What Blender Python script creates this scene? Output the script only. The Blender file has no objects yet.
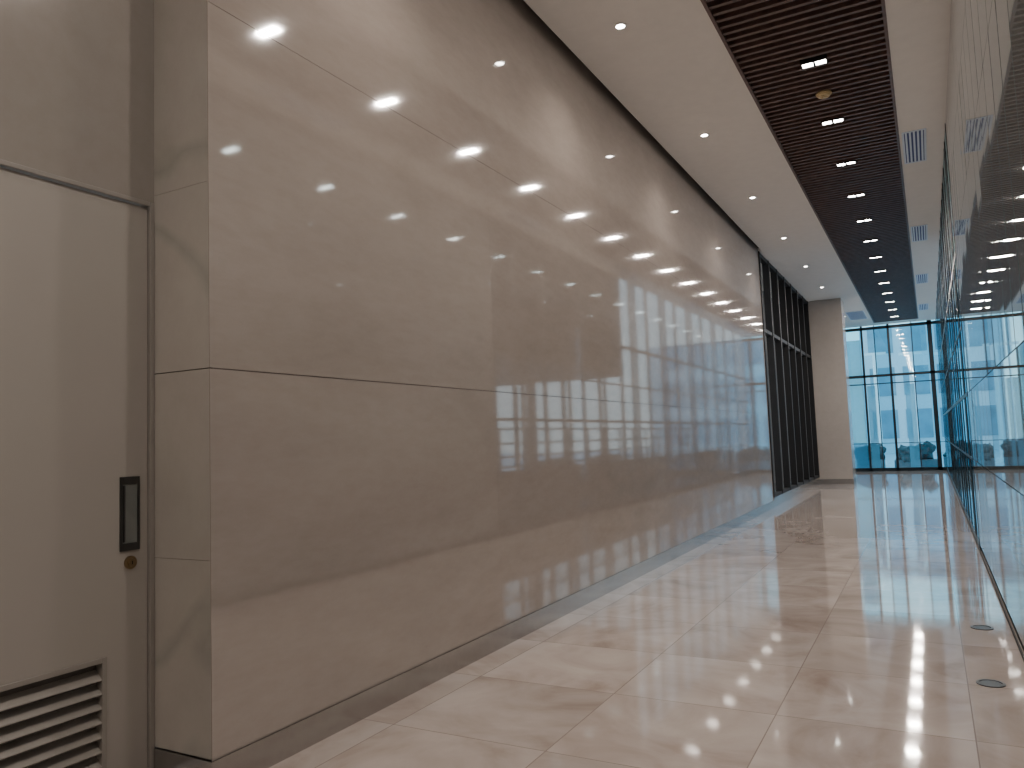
import bpy, bmesh, math, random
from mathutils import Matrix, Vector
random.seed(4)
S=bpy.context.scene
COL=S.collection

# ---------------------------------------------------------------- materials
def new_mat(name):
    m=bpy.data.materials.new(name); m.use_nodes=True
    nt=m.node_tree; b=nt.nodes["Principled BSDF"]
    return m,nt,b
def simple(name,col,rough=0.5,metal=0.0,ior=1.5,noise=0.0,nscale=8.0,emis=None,es=0.0,coat=0.0,stint=None,alpha=1.0):
    m,nt,b=new_mat(name)
    b.inputs["Roughness"].default_value=rough
    b.inputs["Metallic"].default_value=metal
    b.inputs["IOR"].default_value=ior
    b.inputs["Coat Weight"].default_value=coat
    b.inputs["Alpha"].default_value=alpha
    if stint: b.inputs["Specular Tint"].default_value=(*stint,1)
    if emis:
        b.inputs["Emission Color"].default_value=(*emis,1); b.inputs["Emission Strength"].default_value=es
    tc=nt.nodes.new("ShaderNodeTexCoord"); n=nt.nodes.new("ShaderNodeTexNoise")
    n.inputs["Scale"].default_value=nscale; n.inputs["Detail"].default_value=4
    nt.links.new(tc.outputs["Object"],n.inputs["Vector"])
    r=nt.nodes.new("ShaderNodeValToRGB")
    r.color_ramp.elements[0].position=0.3; r.color_ramp.elements[1].position=0.7
    k=noise
    r.color_ramp.elements[0].color=(*[c*(1-k) for c in col],1)
    r.color_ramp.elements[1].color=(*[min(1,c*(1+k)) for c in col],1)
    nt.links.new(n.outputs["Fac"],r.inputs["Fac"]); nt.links.new(r.outputs["Color"],b.inputs["Base Color"])
    return m

def marble(name,base,dark,light,rough,stretch=(1,1,1),ior=1.55,scale=0.9,coat=0.0,rot=(0,0,0),fine=.95,veins=0.0,vcol=(1,.95,.9)):
    m,nt,b=new_mat(name); L=nt.links; N=nt.nodes
    tc=N.new("ShaderNodeTexCoord"); mp=N.new("ShaderNodeMapping"); mp.inputs["Scale"].default_value=stretch
    mp.inputs["Rotation"].default_value=rot
    L.new(tc.outputs["Object"],mp.inputs["Vector"])
    n1=N.new("ShaderNodeTexNoise"); n1.inputs["Scale"].default_value=scale; n1.inputs["Detail"].default_value=8
    n1.inputs["Roughness"].default_value=0.6; n1.inputs["Distortion"].default_value=.6
    L.new(mp.outputs[0],n1.inputs["Vector"])
    r=N.new("ShaderNodeValToRGB"); e=r.color_ramp.elements
    e[0].position=0.28; e[0].color=(*dark,1); e[1].position=0.72; e[1].color=(*light,1)
    x=e.new(0.5); x.color=(*base,1)
    L.new(n1.outputs["Fac"],r.inputs["Fac"])
    n2=N.new("ShaderNodeTexNoise"); n2.inputs["Scale"].default_value=scale*9; n2.inputs["Detail"].default_value=10
    n2.inputs["Roughness"].default_value=0.7; L.new(mp.outputs[0],n2.inputs["Vector"])
    r2=N.new("ShaderNodeValToRGB"); r2.color_ramp.elements[0].position=0.35; r2.color_ramp.elements[0].color=(fine,fine*.99,fine*.98,1)
    r2.color_ramp.elements[1].position=0.6; r2.color_ramp.elements[1].color=(1,1,1,1)
    L.new(n2.outputs["Fac"],r2.inputs["Fac"])
    mx=N.new("ShaderNodeMix"); mx.data_type='RGBA'; mx.blend_type='MULTIPLY'; mx.inputs[0].default_value=1
    L.new(r.outputs[0],mx.inputs[6]); L.new(r2.outputs[0],mx.inputs[7])
    out=mx.outputs[2]
    if veins>0:
        n3=N.new("ShaderNodeTexNoise"); n3.inputs["Scale"].default_value=scale*.8; n3.inputs["Detail"].default_value=4; n3.inputs["Distortion"].default_value=.5
        L.new(mp.outputs[0],n3.inputs["Vector"])
        r3=N.new("ShaderNodeValToRGB"); q=r3.color_ramp.elements
        q[0].position=.47; q[0].color=(1,1,1,1); q[1].position=.53; q[1].color=(1,1,1,1)
        z=q.new(.5); z.color=(1-veins*vcol[0],1-veins*vcol[1],1-veins*vcol[2],1)
        L.new(n3.outputs["Fac"],r3.inputs["Fac"])
        m2=N.new("ShaderNodeMix"); m2.data_type='RGBA'; m2.blend_type='MULTIPLY'; m2.inputs[0].default_value=1
        L.new(out,m2.inputs[6]); L.new(r3.outputs[0],m2.inputs[7]); out=m2.outputs[2]
    L.new(out,b.inputs["Base Color"])
    b.inputs["Roughness"].default_value=rough; b.inputs["IOR"].default_value=ior
    b.inputs["Coat Weight"].default_value=coat; b.inputs["Coat Roughness"].default_value=0.03
    return m

def floor_marble():
    m,nt,b=new_mat("polished_floor_marble"); L=nt.links; N=nt.nodes
    tc=N.new("ShaderNodeTexCoord"); mp=N.new("ShaderNodeMapping"); mp.inputs["Location"].default_value=(-0.09,0.25,0)
    L.new(tc.outputs["Object"],mp.inputs["Vector"])
    br=N.new("ShaderNodeTexBrick"); br.offset=0; br.squash=1
    br.inputs["Scale"].default_value=1; br.inputs["Brick Width"].default_value=0.92; br.inputs["Row Height"].default_value=0.92
    br.inputs["Mortar Size"].default_value=0.003; br.inputs["Mortar Smooth"].default_value=0.0
    br.inputs["Color1"].default_value=(0,0,0,1); br.inputs["Color2"].default_value=(1,1,1,1); br.inputs["Mortar"].default_value=(.5,.5,.5,1)
    L.new(mp.outputs[0],br.inputs["Vector"])
    sc=N.new("ShaderNodeVectorMath"); sc.operation='SCALE'; sc.inputs["Scale"].default_value=17
    L.new(br.outputs["Color"],sc.inputs[0])
    ad=N.new("ShaderNodeVectorMath"); ad.operation='ADD'; L.new(sc.outputs[0],ad.inputs[0]); L.new(tc.outputs["Object"],ad.inputs[1])
    n1=N.new("ShaderNodeTexNoise"); n1.inputs["Scale"].default_value=1.3; n1.inputs["Detail"].default_value=6
    n1.inputs["Roughness"].default_value=.56; n1.inputs["Distortion"].default_value=1.2
    L.new(ad.outputs[0],n1.inputs["Vector"])
    r=N.new("ShaderNodeValToRGB"); e=r.color_ramp.elements
    e[0].position=.28; e[0].color=(.33,.262,.228,1); e[1].position=.70; e[1].color=(.55,.488,.452,1)
    x=e.new(.47); x.color=(.45,.387,.352,1)
    L.new(n1.outputs["Fac"],r.inputs["Fac"])
    tv=N.new("ShaderNodeMapRange"); tv.inputs["To Min"].default_value=.90; tv.inputs["To Max"].default_value=1.06
    L.new(br.outputs["Color"],tv.inputs["Value"])
    mu=N.new("ShaderNodeVectorMath"); mu.operation='SCALE'; L.new(r.outputs[0],mu.inputs[0]); L.new(tv.outputs[0],mu.inputs["Scale"])
    mx=N.new("ShaderNodeMix"); mx.data_type='RGBA'; L.new(br.outputs["Fac"],mx.inputs[0])
    L.new(mu.outputs[0],mx.inputs[6]); mx.inputs[7].default_value=(.27,.22,.195,1)
    L.new(mx.outputs[2],b.inputs["Base Color"])
    b.inputs["Roughness"].default_value=.05; b.inputs["IOR"].default_value=2.3
    return m

def glass(name,tint,refl=(1,1,1)):
    m=bpy.data.materials.new(name); m.use_nodes=True; nt=m.node_tree; N=nt.nodes; L=nt.links
    for n in list(N): N.remove(n)
    o=N.new("ShaderNodeOutputMaterial"); mix=N.new("ShaderNodeMixShader"); t=N.new("ShaderNodeBsdfTransparent")
    g=N.new("ShaderNodeBsdfGlossy"); f=N.new("ShaderNodeFresnel"); f.inputs["IOR"].default_value=1.6
    n=N.new("ShaderNodeTexNoise"); n.inputs["Scale"].default_value=.6
    tc=N.new("ShaderNodeTexCoord"); L.new(tc.outputs["Object"],n.inputs["Vector"])
    bp=N.new("ShaderNodeBump"); bp.inputs["Strength"].default_value=.004; bp.inputs["Distance"].default_value=.05
    L.new(n.outputs["Fac"],bp.inputs["Height"]); L.new(bp.outputs[0],g.inputs["Normal"])
    t.inputs["Color"].default_value=(*tint,1); g.inputs["Color"].default_value=(*refl,1); g.inputs["Roughness"].default_value=.02
    L.new(f.outputs[0],mix.inputs[0]); L.new(t.outputs[0],mix.inputs[1]); L.new(g.outputs[0],mix.inputs[2]); L.new(mix.outputs[0],o.inputs[0])
    return m

M_wall=marble("polished_beige_marble",(.345,.298,.266),(.315,.27,.24),(.375,.327,.294),.048,stretch=(1,.55,1.6),ior=2.2,scale=1.1,rot=(.15,0,0),fine=.94)
M_return=marble("pale_veined_marble",(.475,.445,.40),(.425,.40,.36),(.51,.48,.435),.14,stretch=(1,1,.8),scale=.7,veins=.18,fine=.95,vcol=(1,.82,.9))
M_pier=marble("plain_pale_marble",(.48,.425,.378),(.45,.40,.352),(.51,.455,.405),.12,stretch=(1,1,1),scale=.7,fine=.96)
M_dwall=marble("dull_grey_brown_marble",(.31,.28,.253),(.28,.253,.228),(.34,.308,.28),.16,scale=.8,ior=1.3)
M_floor=floor_marble()
M_white=simple("white_ceiling_paint",(.84,.805,.765),.6,noise=.02)
M_greige=simple("greige_panel",(.45,.41,.37),.4,noise=.03,nscale=1.5)
M_door=simple("satin_grey_white_paint",(.365,.335,.30),.55,noise=.02,nscale=2)
M_frame=simple("dark_bronze_backing",(.085,.078,.072),.5,metal=.0,noise=.05)
M_black=simple("black_powder_coat",(.005,.005,.006),.6,noise=.1)
M_slat=simple("dark_walnut_slat",(.12,.07,.06),.45,noise=.25,nscale=12)
M_void=simple("black_ceiling_void",(.006,.005,.005),.9,noise=.1)
M_joint=simple("brown_joint_sealant",(.13,.11,.10),.8,noise=.1)
M_steel=simple("brushed_steel",(.46,.45,.44),.22,metal=1,noise=.04,nscale=20)
M_dsteel=simple("dark_flush_handle_steel",(.10,.10,.10),.3,metal=.9,noise=.1)
M_brass=simple("aged_brass_lock",(.30,.22,.13),.3,metal=1,noise=.1)
M_lens=simple("lamp_lens",(1,1,1),.3,emis=(1,.95,.88),es=40)
M_trimw=simple("white_lamp_trim",(.8,.78,.75),.4,noise=.02)
M_ivory=simple("ivory_plastic",(.55,.42,.22),.4,noise=.03)
M_grille=simple("blue_white_grille",(.70,.77,.90),.4,noise=.03)
M_gdark=simple("grille_dark_slots",(.012,.04,.20),.6,noise=.1)
M_mull=simple("dark_teal_mullion",(.012,.022,.028),.3,metal=.3,noise=.1)
M_glass=glass("teal_window_glass",(.20,.58,.74))
M_glass2=glass("pale_teal_window_glass",(.36,.73,.86))
M_cglass=glass("curtain_glass",(.40,.50,.54),(.60,.81,.89))
M_dglass=simple("grey_blue_backed_glass",(.15,.155,.15),.02,ior=1.75,noise=.04,nscale=.7,stint=(.64,.85,.94))
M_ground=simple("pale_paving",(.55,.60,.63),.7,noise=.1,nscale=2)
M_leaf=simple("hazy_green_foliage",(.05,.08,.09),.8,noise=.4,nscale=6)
M_plant=simple("concrete_planter",(.14,.17,.19),.8,noise=.1)
M_lowscreen=simple("brown_low_screen",(.42,.35,.31),.8,noise=.2)
M_blocker=simple("brown_blocker_panel",(.32,.255,.235),.6,noise=.1)
M_build=simple("hazy_building_panel",(.62,.72,.78),.6,noise=.05)  # distance haze is put into the building colours
M_wcol=simple("white_steel_column",(.85,.88,.9),.5,noise=.03)
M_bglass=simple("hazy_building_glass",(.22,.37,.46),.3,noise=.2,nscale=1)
M_film=simple("translucent_blue_film",(.40,.78,.92),.5,noise=.05,alpha=.45)
M_rail=simple("dark_steel_railing",(.06,.07,.075),.5,metal=.3,noise=.1)

# ---------------------------------------------------------------- helpers
def box(bm,x0,x1,y0,y1,z0,z1,mi=0):
    vs=[bm.verts.new((x,y,z)) for z in (z0,z1) for x,y in ((x0,y0),(x1,y0),(x1,y1),(x0,y1))]
    fs=[(3,2,1,0),(4,5,6,7),(0,1,5,4),(1,2,6,5),(2,3,7,6),(3,0,4,7)]
    for f in fs:
        fc=bm.faces.new([vs[i] for i in f]); fc.material_index=mi
    return vs
def cyl(bm,c,r,h,axis='Z',seg=32,mi=0,r2=None):
    rot={'Z':Matrix(),'X':Matrix.Rotation(math.pi/2,4,'Y'),'Y':Matrix.Rotation(math.pi/2,4,'X')}[axis]
    g=bmesh.ops.create_cone(bm,cap_ends=True,segments=seg,radius1=r,radius2=r if r2 is None else r2,depth=h,matrix=Matrix.Translation(c)@rot)
    for v in g['verts']:
        for f in v.link_faces: f.material_index=mi
def ring(bm,c,ro,ri,h,seg=32,mi=0):
    x,y,z=c; loops=[]
    for r,zz in ((ri,z-h/2),(ro,z-h/2),(ro,z+h/2),(ri,z+h/2)):
        loops.append([bm.verts.new((x+r*math.cos(2*math.pi*i/seg),y+r*math.sin(2*math.pi*i/seg),zz)) for i in range(seg)])
    for k in range(4):
        a=loops[k]; b=loops[(k+1)%4]
        for i in range(seg):
            f=bm.faces.new((a[i],b[i],b[(i+1)%seg],a[(i+1)%seg])); f.material_index=mi
def obj(name,bm,mats,origin=(0,0,0),parent=None,bevel=0,smooth=False,**props):
    bmesh.ops.recalc_face_normals(bm,faces=bm.faces)
    me=bpy.data.meshes.new(name); bm.to_mesh(me); bm.free()
    for m in (mats if isinstance(mats,(list,tuple)) else [mats]): me.materials.append(m)
    if smooth:
        for p in me.polygons: p.use_smooth=True
    o=bpy.data.objects.new(name,me); COL.objects.link(o); o.location=origin
    if bevel:
        b=o.modifiers.new("bevel",'BEVEL'); b.width=bevel; b.segments=2; b.limit_method='ANGLE'
    if parent: o.parent=parent
    for k,v in props.items(): o[k]=v
    return o
def B(): return bmesh.new()
ST=dict(kind="structure")

H=5.30           # ceiling height
XL=-2.89; XR=0.43; YC=2.417; YE=16.3; YP=23.6; YW=30.7; XD=-3.28; YB=-3.0

# ---------------------------------------------------------------- shell
bm=B(); box(bm,-4.2,XR+.12,YB-.1,YW+.1,-.15,0)
obj("floor",bm,M_floor,label="polished pale pinkish-beige marble tile floor",category="floor",**ST)

# left marble wall: panels with hairline joints on a sealant core
bm=B(); box(bm,-3.36,XL-.004,YC+.02,YE,0,H+.2,1)
rows=[(.15,1.894),(1.899,3.6600),(3.663,H+.2)]
y=YC; L=2.63
while y<YE-.05:
    y1=min(y+L,YE)
    for z0,z1 in rows:
        box(bm,XL-.0039,XL,y+(0 if y==YC else .0002),y1-.0002,z0,z1,0)
    y=y1
box(bm,XL-.0039,XL-.001,YC,YE,0,.15,0)
for z0,z1 in ((.15,1.019),(1.021,1.894),(1.899,2.779),(2.781,H+.2)):
    box(bm,XD-.02,XL-.0041,YC,YC+.0195,z0,z1,2)
obj("wall_left",bm,[M_wall,M_joint,M_return],label="polished beige marble slab wall with fine joints",category="wall",bevel=0,**ST)

bm=B()
DY0,DY1,DH=1.14,2.392,2.72
FW=.022
box(bm,XD-.12,XD,YB,DY0-FW,0,H+.2)
box(bm,XD-.12,XD,DY0-FW,YC,DH+FW+.001,H+.2)
obj("wall_door_side",bm,M_dwall,label="dull grey-brown stone wall above the service door",category="wall",**ST)

# beyond the fins
bm=B(); box(bm,-3.75,-3.65,YE,YP,0,H+.2)
obj("wall_left_fin_backing",bm,M_frame,label="dark bronze recessed wall behind the vertical fins",category="wall",**ST)
bm=B(); box(bm,XL-.4,XL,YP+.9,YW,0,H+.2)
obj("wall_left_far",bm,M_pier,label="beige marble wall past the pier",category="wall",**ST)
bm=B()
for z0,z1 in ((.15,1.893),(1.896,3.659),(3.662,H-.002)):
    box(bm,XL-.45,-1.99,YP,YP+.88,z0,z1,0)
box(bm,XL-.44,-1.994,YP+.004,YP+.87,0,H-.002,0)
obj("marble_pier",bm,M_pier,label="square pale marble pier projecting from the corridor wall",category="pillar")
bm=B(); box(bm,-4.2,XR+.12,YB-.1,YB,0,H+.2)
obj("wall_back",bm,M_greige,label="plain greige end wall",category="wall",**ST)

# right wall, glass cladding
YG=10.85
bm=B(); box(bm,XR+.012,XR+.12,YB,YG,0,H+.2,1)
y=YB; ys=[]
while y<YG-.01:
    y1=min(y+.46167,YG); ys.append((y,y1)); y=y1
for a,b in ys:
    for z0,z1 in ((.08,1.10),(1.108,1.9),(1.908,3.66),(3.668,4.5),(4.508,H+.2)):
        t=random.uniform(-.0008,.0008)
        vs=box(bm,XR,XR+.0119,a+.009,b-.009,z0,z1,0)
        for v in vs:
            if v.co.x<XR+.001: v.co.x+=t*(1 if v.co.y>(a+b)/2 else -1)
obj("wall_right",bm,[M_dglass,M_black],label="blue-grey reflective glass cladding panels with thin joints",category="wall",**ST)

# curtain wall (right) and end window
def window(name,axis,plane,a0,a1,vert,horiz,mats,label,depth=.12,proud=0):
    bm=B()
    def bar(u0,u1,z0,z1,d):
        if axis=='Y': box(bm,plane-proud,plane+d,u0,u1,z0,z1)
        else: box(bm,u0,u1,plane,plane+d,z0,z1)
    for v,w in vert: bar(v-w/2,v+w/2,0,H+.2,depth)
    for z,w in horiz: bar(a0,a1,z-w/2,z+w/2,depth*.95)
    o=obj(name,bm,M_mull,label=label,category="window",**ST)
    cuts=[a0]+[v for v,w in vert if a0<v-.1 and v+.1<a1]+[a1]
    gp=plane+(.03 if axis=='X' else .003)
    for i in range(len(cuts)-1):
        p,q=cuts[i],cuts[i+1]
        bm=B()
        if axis=='Y': vs=[(gp,p,0),(gp,p,H+.2),(gp,q,H+.2),(gp,q,0)]
        else: vs=[(p,gp,0),(q,gp,0),(q,gp,H+.2),(p,gp,H+.2)]
        f=bm.faces.new([bm.verts.new(v) for v in vs]); f.normal_update()
        want=Vector((-1,0,0)) if axis=='Y' else Vector((0,-1,0))
        if f.normal.dot(want)<0: f.normal_flip()
        me=bpy.data.meshes.new("glass_pane"); bm.to_mesh(me); bm.free(); me.materials.append(mats[i%len(mats)])
        g=bpy.data.objects.new("glass_pane",me); COL.objects.link(g); g.parent=o
    return o
mv=[(YG+.03,.05)]; y=YG; k=0
for d in (.75,.28,.9,.8,.3,.7,.9,.3,1.1,.8,.3,.9,1.2,.35,1.0,1.3,.4,1.2,1.4,.4,1.3,1.6):
    y+=d
    if y<YW-.3: mv.append((y,.075 if d>.5 else .03))
mv.append((YW-.03,.05))
window("window_1",'Y',XR,YG,YW,mv,
       [(.06,.1),(1.1,.03),(1.9,.05),(2.75,.03),(3.66,.07)],[M_cglass],"floor-to-ceiling glass curtain wall with slim dark mullions",depth=.06,proud=.004)
window("window_2",'X',YW,XL-.4,XR,[(-2.9,.10),(-1.98,.07),(-1.56,.03),(-1.10,.08),(-.35,.035),(.22,.14)],
       [(.06,.12),(3.45,.09),(3.16,.035),(1.0,.02),(H-.1,.1)],[M_glass,M_glass,M_glass2,M_glass,M_glass2,M_glass],"teal-tinted end window with dark mullions and transoms")

# ceiling
XS0,XS1=-1.50,-.09; YS0,YS1=-2.5,29.9
bm=B()
box(bm,XL+.07,XS0,YB,YW,H,H+.06)
box(bm,XS1,XR,YB,YW,H,H+.06)
box(bm,XS0,XS1,YS1,YW,H,H+.06); box(bm,XS0,XS1,YB,YS0,H,H+.06)
box(bm,-4.2,XL+.07,YB,YC-.0,H,H+.06)
box(bm,-3.7,XL+.07,YE,YW,H,H+.06)
obj("ceiling",bm,M_white,label="smooth white painted ceiling with shadow gap",category="ceiling",**ST)
bm=B(); box(bm,-4.3,XR+.2,YB-.1,YW+.2,H+.34,H+.4)
obj("ceiling_void",bm,M_void,label="black void above the slatted ceiling",category="ceiling",**ST)
root=bpy.data.objects.new("slatted_ceiling_panel",None); COL.objects.link(root); root.location=((XS0+XS1)/2,13.7,H)
root["label"]="long recessed ceiling panel of dark walnut slats"; root["category"]="ceiling panel"
ox,oy,oz=root.location
bm=B(); y=YS0+.05; LY=[8.26+1.71*k for k in range(-6,13)]
while y<YS1-.05:
    box(bm,XS0+.03-ox,XS1-.03-ox,y-oy,y+.045-oy,.005,.09); y+=.13
obj("slats",bm,M_slat,parent=root)
bm=B()
box(bm,XS0-ox,XS0+.03-ox,YS0-oy,YS1-oy,-.012,.16); box(bm,XS1-.03-ox,XS1-ox,YS0-oy,YS1-oy,-.012,.16)
box(bm,XS0+.03-ox,XS1-.03-ox,YS1-.03-oy,YS1-oy,-.012,.16); box(bm,XS0+.03-ox,XS1-.03-ox,YS0-oy,YS0+.03-oy,-.012,.16)
obj("panel_frame",bm,M_slat,parent=root)
bm=B(); box(bm,XS0+.03-ox,XS1-.03-ox,YS0+.03-oy,YS1-.03-oy,.24,.26)
obj("backing_board",bm,M_void,parent=root)

# baseboards
bm=B(); box(bm,XL,XL+.012,YC-.012,YE,0,.145); box(bm,XD+.01,XL,YC-.012,YC,0,.145)
obj("baseboard_left",bm,M_steel,label="brushed steel skirting along marble wall",category="baseboard",**ST)
bm=B(); box(bm,XR-.012,XR-.005,YB,YW,0,.035)
obj("baseboard_right",bm,M_black,label="thin dark channel under the glass wall",category="baseboard",**ST)
bm=B(); box(bm,-3.64,XL+.012,YE+.001,YP-.001,0,.2)
obj("trim_1",bm,M_steel,label="steel plinth carrying the vertical fins",category="trim",**ST)
bm=B(); box(bm,XL,-1.98,YP-.012,YP,0,.145); box(bm,-1.99,-1.978,YP,YP+.88,0,.145)
obj("trim_2",bm,M_steel,label="steel skirting around the marble pier",category="trim",**ST)

# ---------------------------------------------------------------- fin screen
root=bpy.data.objects.new("vertical_fin_screen",None); COL.objects.link(root); root.location=(XL,(YE+YP)/2,.2)
root["label"]="tall black metal screen of vertical fins beside marble wall"; root["category"]="screen"
rx,ry,rz=root.location
bm=B(); box(bm,-.12,.02,-.05,.05,0,H-.2)
proto=obj("fin",bm,M_black,parent=root,bevel=.004)
NF=7
for i in range(NF+1):
    o=proto if i==0 else proto.copy()
    o.name="fin" if i==0 else "fin.%03d"%i
    o.location=(.0,YE+.06+i*(YP-YE-.12)/NF-ry,0)
    if i:
        COL.objects.link(o); o.parent=root
bm=B()
for z0,z1 in ((.0,.06),(3.42,3.50),(H-.28,H-.2)):
    box(bm,-.10,.005,YE-ry,YP-ry,z0,z1)
obj("cross_rail",bm,M_black,parent=root)

# ---------------------------------------------------------------- service door
root=bpy.data.objects.new("door_1",None); COL.objects.link(root); root.location=(XD,(DY0+DY1)/2,0)
root["kind"]="structure"; root["label"]="grey-white louvred service door with flush pull"; root["category"]="door"
cy=(DY0+DY1)/2
GY0,GY1,GZ0,GZ1=1.32,2.184,.12,.618
bm=B()
x0,x1=-.055,-.012
def yb(a,b,z0,z1,x0=x0,x1=x1): box(bm,x0,x1,a-cy,b-cy,z0,z1)
yb(DY0+.004,GY0,.01,DH-.006); yb(GY1,DY1-.004,.01,DH-.006)
yb(GY0,GY1,.01,GZ0); yb(GY0,GY1,GZ1,DH-.006)
obj("door_leaf",bm,M_door,parent=root)
bm=B()
box(bm,-.07,.006,DY0-FW-cy,DY0-cy,0,DH+FW); box(bm,-.07,.006,DY1-cy,YC-.002-cy,0,DH+FW)
box(bm,-.07,.006,DY0-cy,DY1-cy,DH,DH+FW)
obj("door_frame",bm,simple("painted_door_frame",(.29,.265,.24),.35,noise=.03),parent=root,bevel=.003)
bm=B()
for a,b,z0,z1 in ((GY0,GY0+.022,GZ0,GZ1),(GY1-.022,GY1,GZ0,GZ1),(GY0+.022,GY1-.022,GZ0,GZ0+.022),(GY0+.022,GY1-.022,GZ1-.022,GZ1)):
    box(bm,-.05,-.004,a-cy,b-cy,z0,z1)
M_louv=simple("louvre_paint",(.29,.265,.238),.45,noise=.02,nscale=2)
lv=obj("louver_grille",bm,M_louv,parent=root,bevel=.002)
bm=B(); z=GZ0+.05
while z<GZ1-.03:
    vs=box(bm,-.052,-.008,GY0+.02-cy,GY1-.02-cy,z-.002,z+.002)
    for v in vs:
        v.co.z+= -(v.co.x+.03)*.9
    z+=.062
obj("louver_blade",bm,M_louv,parent=lv)
bm=B(); box(bm,-.056,-.053,GY0-cy,GY1-cy,GZ0,GZ1)
obj("louver_screen",bm,simple("louvre_backing",(.09,.082,.074),.8,noise=.1),parent=lv)
HY=2.295
pull=bpy.data.objects.new("door_handle",None); COL.objects.link(pull); pull.parent=root; pull.location=(-.012,HY-cy,1.24)
bm=B()
for a,b,z0,z1 in ((-.05,-.038,-.17,.17),(.038,.05,-.17,.17),(-.038,.038,-.17,-.135),(-.038,.038,.135,.17)):
    box(bm,0,.008,a,b,z0,z1)
obj("handle_plate",bm,M_dsteel,parent=pull,bevel=.002)
bm=B(); box(bm,.0005,.002,-.038,.038,-.145,.145)
obj("handle_well",bm,simple("grey_handle_well",(.20,.21,.20),.5,metal=.2,noise=.1),parent=pull)
bm=B(); box(bm,.002,.012,-.036,-.026,-.13,.13)
obj("grip_bar",bm,M_dsteel,parent=pull,bevel=.003)
bm=B(); cyl(bm,(.004,0,0),.030,.012,'X'); cyl(bm,(.013,0,0),.019,.012,'X',r2=.016); box(bm,.018,.0205,-.002,.002,-.008,.008,1)
obj("lock_cylinder",bm,[M_brass,M_black],origin=(-.012,HY-cy+.003,1.015),parent=root,bevel=.001)

# ---------------------------------------------------------------- lamps
def lamp(name,kind,loc,parent,power,color,**kw):
    l=bpy.data.lights.new(name,kind); l.energy=power; l.color=color
    for k,v in kw.items(): setattr(l,k,v)
    o=bpy.data.objects.new(name,l); COL.objects.link(o); o.parent=parent; o.location=loc
    return o
WARM=(1,.89,.80)
bm=B(); ring(bm,(0,0,-.004),.062,.042,.010)
dl_mesh=None
for i,yy in enumerate([.5+3*k for k in range(-1,11)]):
    if yy>YW-1: continue
    if i==0:
        root=obj("recessed_downlight",bm,M_trimw); dl_mesh=root.data
        b2=B(); cyl(b2,(0,0,.002),.043,.008); ln=obj("lamp_lens",b2,M_lens,parent=root); ln_mesh=ln.data
    else:
        root=bpy.data.objects.new("recessed_downlight",dl_mesh); COL.objects.link(root)
        ln=bpy.data.objects.new("lamp_lens",ln_mesh); COL.objects.link(ln); ln.parent=root
    root.location=(-2.25,yy,H)
    root["label"]="small round recessed downlight glowing warm white"; root["category"]="ceiling light"; root["group"]="round downlights in the white ceiling"
    lamp("downlight_lamp",'SPOT',(0,0,-.03),root,80 if yy>3 else 60,WARM,spot_size=math.radians(115),spot_blend=1.0,shadow_soft_size=.05)
fm=None
for i,yy in enumerate(LY):
    if yy>YS1-.3: continue
    if fm is None:
        b1=B()
        for a,b,c,d in ((-.13,.13,-.065,-.05),(-.13,.13,.05,.065),(-.13,-.115,-.05,.05),(.115,.13,-.05,.05),(-.012,.012,-.05,.05)):
            box(b1,a,b,c,d,-.012,.05)
        root=obj("twin_square_downlight",b1,M_black); fm=root.data
        b2=B(); box(b2,-.05,.05,-.048,.048,-.004,.02)
        l1=obj("lamp_lens",b2,M_lens,origin=(-.0635,0,0),parent=root); lm=l1.data
        l2=bpy.data.objects.new("lamp_lens",lm)
    else:
        root=bpy.data.objects.new("twin_square_downlight",fm); COL.objects.link(root)
        l1=bpy.data.objects.new("lamp_lens",lm); COL.objects.link(l1); l1.parent=root; l1.location=(-.0635,0,0)
        l2=bpy.data.objects.new("lamp_lens",lm)
    COL.objects.link(l2); l2.parent=root; l2.location=(.0635,0,0)
    root.location=(-.79,yy,H-.002)
    root["label"]="twin square downlight set between dark ceiling slats"; root["category"]="ceiling light"; root["group"]="twin square lights in the slatted ceiling"
    lamp("square_lamp",'AREA',(0,0,-.02),root,35 if yy>3 else 26,WARM,shape='RECTANGLE',size=.22,size_y=.1)

# smoke detector
bm=B(); cyl(bm,(0,0,-.01),.085,.02); cyl(bm,(0,0,-.032),.06,.026,r2=.075); cyl(bm,(0,0,-.05),.03,.012,mi=0)
obj("smoke_detector",bm,M_ivory,origin=(-.79,9.07,H),label="round ivory smoke detector on the slatted ceiling",category="smoke detector",bevel=.004)

# ceiling grilles
def grille(x0,x1,y0,y1,along=True,label=""):
    cx,cyy=(x0+x1)/2,(y0+y1)/2; w=(x1-x0)/2; l=(y1-y0)/2
    bm=B()
    box(bm,-w,-w+.025,-l,l,-.01,0); box(bm,w-.025,w,-l,l,-.01,0)
    box(bm,-w+.025,w-.025,-l,-l+.025,-.01,0); box(bm,-w+.025,w-.025,l-.025,l,-.01,0)
    r=obj("air_vent",bm,M_grille,origin=(cx,cyy,H-.001),label=label,category="air vent",group="slotted air vents in the white ceiling")
    bm=B()
    k=5 if along else 9
    for i in range(k):
        if along:
            c=-w+.025+(i+.5)*(2*w-.05)/k; box(bm,c-.012,c+.012,-l+.025,l-.025,-.009,-.003)
        else:
            c=-l+.025+(i+.5)*(2*l-.05)/k; box(bm,-w+.025,w-.025,c-.04,c+.04,-.009,-.003)
    obj("vent_blade",bm,M_grille,parent=r)
    bm=B(); box(bm,-w+.025,w-.025,-l+.025,l-.025,-.0029,-.001)
    obj("vent_duct",bm,M_gdark,parent=r)
for c in (6.2,11.54,16.8,22.0,27.2):
    grille(-.06,.22,c-.66,c+.66,True,"slotted bluish-white linear air vent")
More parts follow.
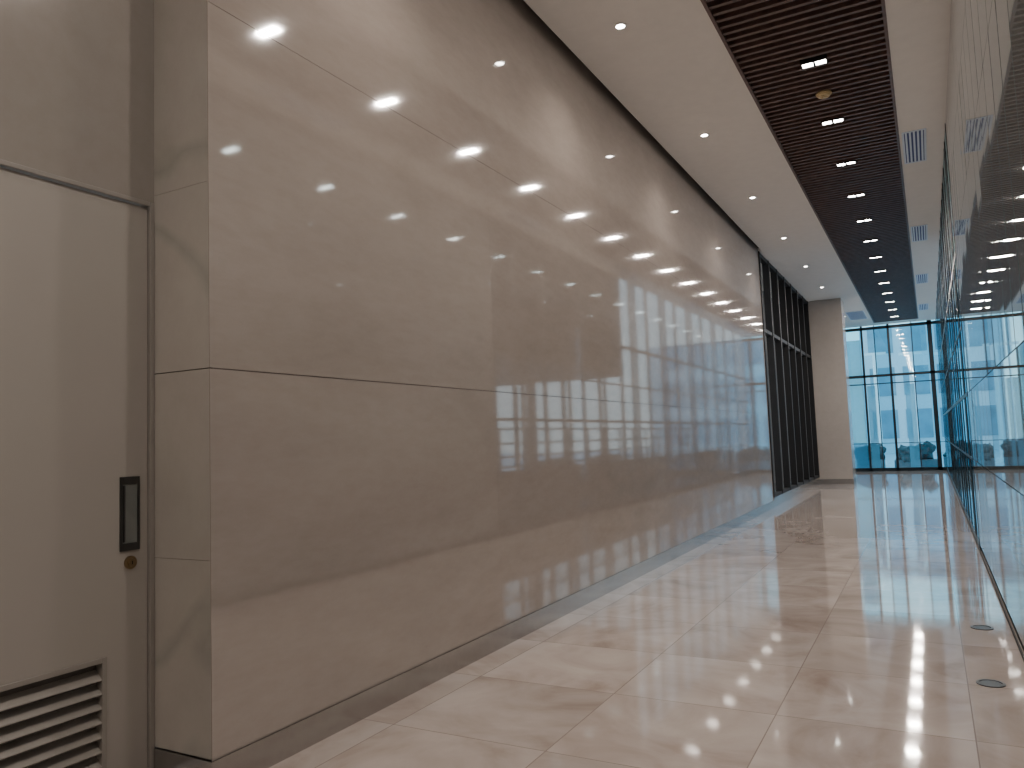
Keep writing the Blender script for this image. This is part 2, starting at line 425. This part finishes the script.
grille(-2.15,-1.6,26.6,28.6,False,"wide white louvred air vent near end window")

# floor outlets
for k,(x,y) in enumerate(((.208,5.33),(.236,6.76))):
    bm=B(); cyl(bm,(0,0,.002),.055,.004); ring(bm,(0,0,.003),.075,.06,.006); 
    obj("floor_outlet_cover",bm,M_dsteel,origin=(x,y,0),label="round dark metal floor cover set in marble",category="floor cover",group="round floor covers")

# ---------------------------------------------------------------- outside
bm=B(); box(bm,-60,60,YW+.12,110,-.3,-.16)
box(bm,XR+.14,60,-40,YW+.12,-.3,-.16)
obj("ground",bm,M_ground,label="pale paved forecourt outside the windows",category="ground",**ST)
def blob(bm,c,r,seedv):
    g=bmesh.ops.create_icosphere(bm,subdivisions=3,radius=r,matrix=Matrix.Translation(c))
    from mathutils import noise
    for v in g['verts']:
        d=(v.co-Vector(c)); k=1+.45*noise.noise(v.co*3.1/r*.6)+.25*noise.noise(v.co*9)
        v.co=Vector(c)+d*k
def planter(x,y,w,l):
    bm=B(); box(bm,-w/2,w/2,-l/2,l/2,0,.45); 
    p=obj("shrub_planter",bm,M_plant,origin=(x,y,-.16),bevel=.02,label="low concrete planter filled with dark green shrubs",category="planter")
    bm=B(); nn=max(2,int(max(w,l)/.6))
    for k in range(nn):
        t=(k+.5)/nn-.5
        blob(bm,((t*w*.8 if w>l else 0),(t*l*.8 if l>=w else 0),.65+.12*(k%2)),.36,k)
    obj("shrub",bm,M_leaf,parent=p)
for x,y,w,l in ((-2.2,34.5,1.0,.7),(-.55,33.6,1.5,.7),(1.3,36,1.8,.8),(7.2,12,.9,2.4),(7.2,17,.9,3),(5.4,23.5,.9,3),(5.4,28,.9,3)): planter(x,y,w,l)
# unseen low screen added along the curtain wall, darkens the left wall's lower reflections
bm=B(); box(bm,0,.25,-9.8,9.8,0,1.08); box(bm,-.03,.28,-9.83,9.83,1.08,1.14)
obj("low_reflection_screen",bm,M_lowscreen,origin=(1.0,20.7,-.16),label="low brown screen added outside the glass to darken reflections",category="wall",bevel=.01)
# railing beyond the low screen
bm=B()
y=-10
while y<=10.01:
    box(bm,-.03,.03,y-.03,y+.03,0,2.0); y+=1.25
for z in (1.35,1.65,1.98): box(bm,-.02,.02,-10,10,z-.02,z+.02)
obj("forecourt_railing",bm,M_rail,origin=(2.6,21.0,-.16),label="dark steel post and rail fence on the forecourt",category="railing")
# unseen block added beside the near curtain wall, keeps sky out of upper reflections
root=bpy.data.objects.new("reflection_blocker",None); COL.objects.link(root); root.location=(3.4,13.4,-.16)
root["label"]="brown block on slim columns, added outside to block sky reflections"; root["category"]="building"
bm=B(); box(bm,-2.8,2.8,-4.2,4.0,3.15,9.0)
obj("blocker_body",bm,M_blocker,parent=root)
for i,(x,y) in enumerate(((2.3,-3.2),(2.3,-2.0),(2.3,-.9),(2.3,.3),(2.3,1.6),(2.3,3.3),(-1.2,2.2))):
    bm=B(); box(bm,-.09,.09,-.09,.09,0,3.15)
    obj("blocker_column",bm,M_blocker,origin=(x,y,0),parent=root)
def building(x0,x1,y0,y1,h,fw=1.6,fp=2.1):
    bm=B(); cx,cyy=(x0+x1)/2,(y0+y1)/2
    box(bm,x0-cx,x1-cx,y0-cyy,y1-cyy,0,h)
    b=obj("building",bm,M_build,origin=(cx,cyy,-.16),label="pale office building with bands of blue glass",category="building")
    bm=B(); z=1
    while z<h-1.5:
        x=x0+.5
        while x<x1-1.5:
            box(bm,x-cx,x+fw-cx,y0-.05-cyy,y0+.02-cyy,z,z+2); x+=fp
        y=y0+.5
        while y<y1-1.5:
            box(bm,x0-.05-cx,x0+.02-cx,y-cyy,y+fw-cyy,z,z+2); y+=fp
        z+=3
    obj("facade_window",bm,M_bglass,parent=b)
building(-24,-6,56,70,12); building(-4,14,60,74,9); building(38,50,-20,50,8)
for i in range(5):
    bm=B(); cyl(bm,(0,0,2.6),.12,5.2,seg=20,r2=.09); cyl(bm,(0,0,.1),.22,.2,seg=20); box(bm,-.5,.5,-.06,.06,5.2,5.32)
    obj("white_column",bm,M_wcol,origin=(-3.6+1.5*i,39+1.2*i,-.16),label="slender white steel column on the forecourt",category="column",group="white forecourt columns")
for a,b,z1 in ((-1.93,-1.66,3.38),(-.69,-.39,3.38),(-2.8,-2.05,5.1)):
    bm=B(); box(bm,-(b-a)/2,(b-a)/2,-.004,.004,0,z1-.16)
    box(bm,-(b-a)/2,(b-a)/2,-.012,.012,z1-.16,z1-.12)
    obj("blue_film_panel",bm,M_film,origin=((a+b)/2,YW+.06+.12,-.16),label="tall translucent pale blue panel behind the window",category="panel",group="translucent blue panels behind the end window")

# ---------------------------------------------------------------- world
w=bpy.data.worlds.new("World"); S.world=w; w.use_nodes=True; nt=w.node_tree; bg=nt.nodes["Background"]
tc=nt.nodes.new("ShaderNodeTexCoord"); sx=nt.nodes.new("ShaderNodeSeparateXYZ"); rp=nt.nodes.new("ShaderNodeValToRGB")
nt.links.new(tc.outputs["Generated"],sx.inputs[0]); nt.links.new(sx.outputs["Z"],rp.inputs["Fac"])
rp.color_ramp.elements[0].color=(.90,.96,1,1); rp.color_ramp.elements[1].color=(.60,.78,1,1); rp.color_ramp.elements[1].position=.8
nt.links.new(rp.outputs[0],bg.inputs["Color"]); bg.inputs["Strength"].default_value=2.6

# ---------------------------------------------------------------- camera
cd=bpy.data.cameras.new("Camera"); cam=bpy.data.objects.new("Camera",cd); COL.objects.link(cam)
cd.sensor_width=36; cd.lens=765/1024*36; cd.clip_start=.05; cd.clip_end=500
xa=Vector((.8771,.4789,-.0368)).normalized(); za=Vector((.4753,-.8764,-.0770)); za=(za-za.dot(xa)*xa).normalized(); ya=za.cross(xa)
m=Matrix((( xa.x,ya.x,za.x,0),(xa.y,ya.y,za.y,0),(xa.z,ya.z,za.z,1.5),(0,0,0,1)))
cam.matrix_world=m
S.camera=cam
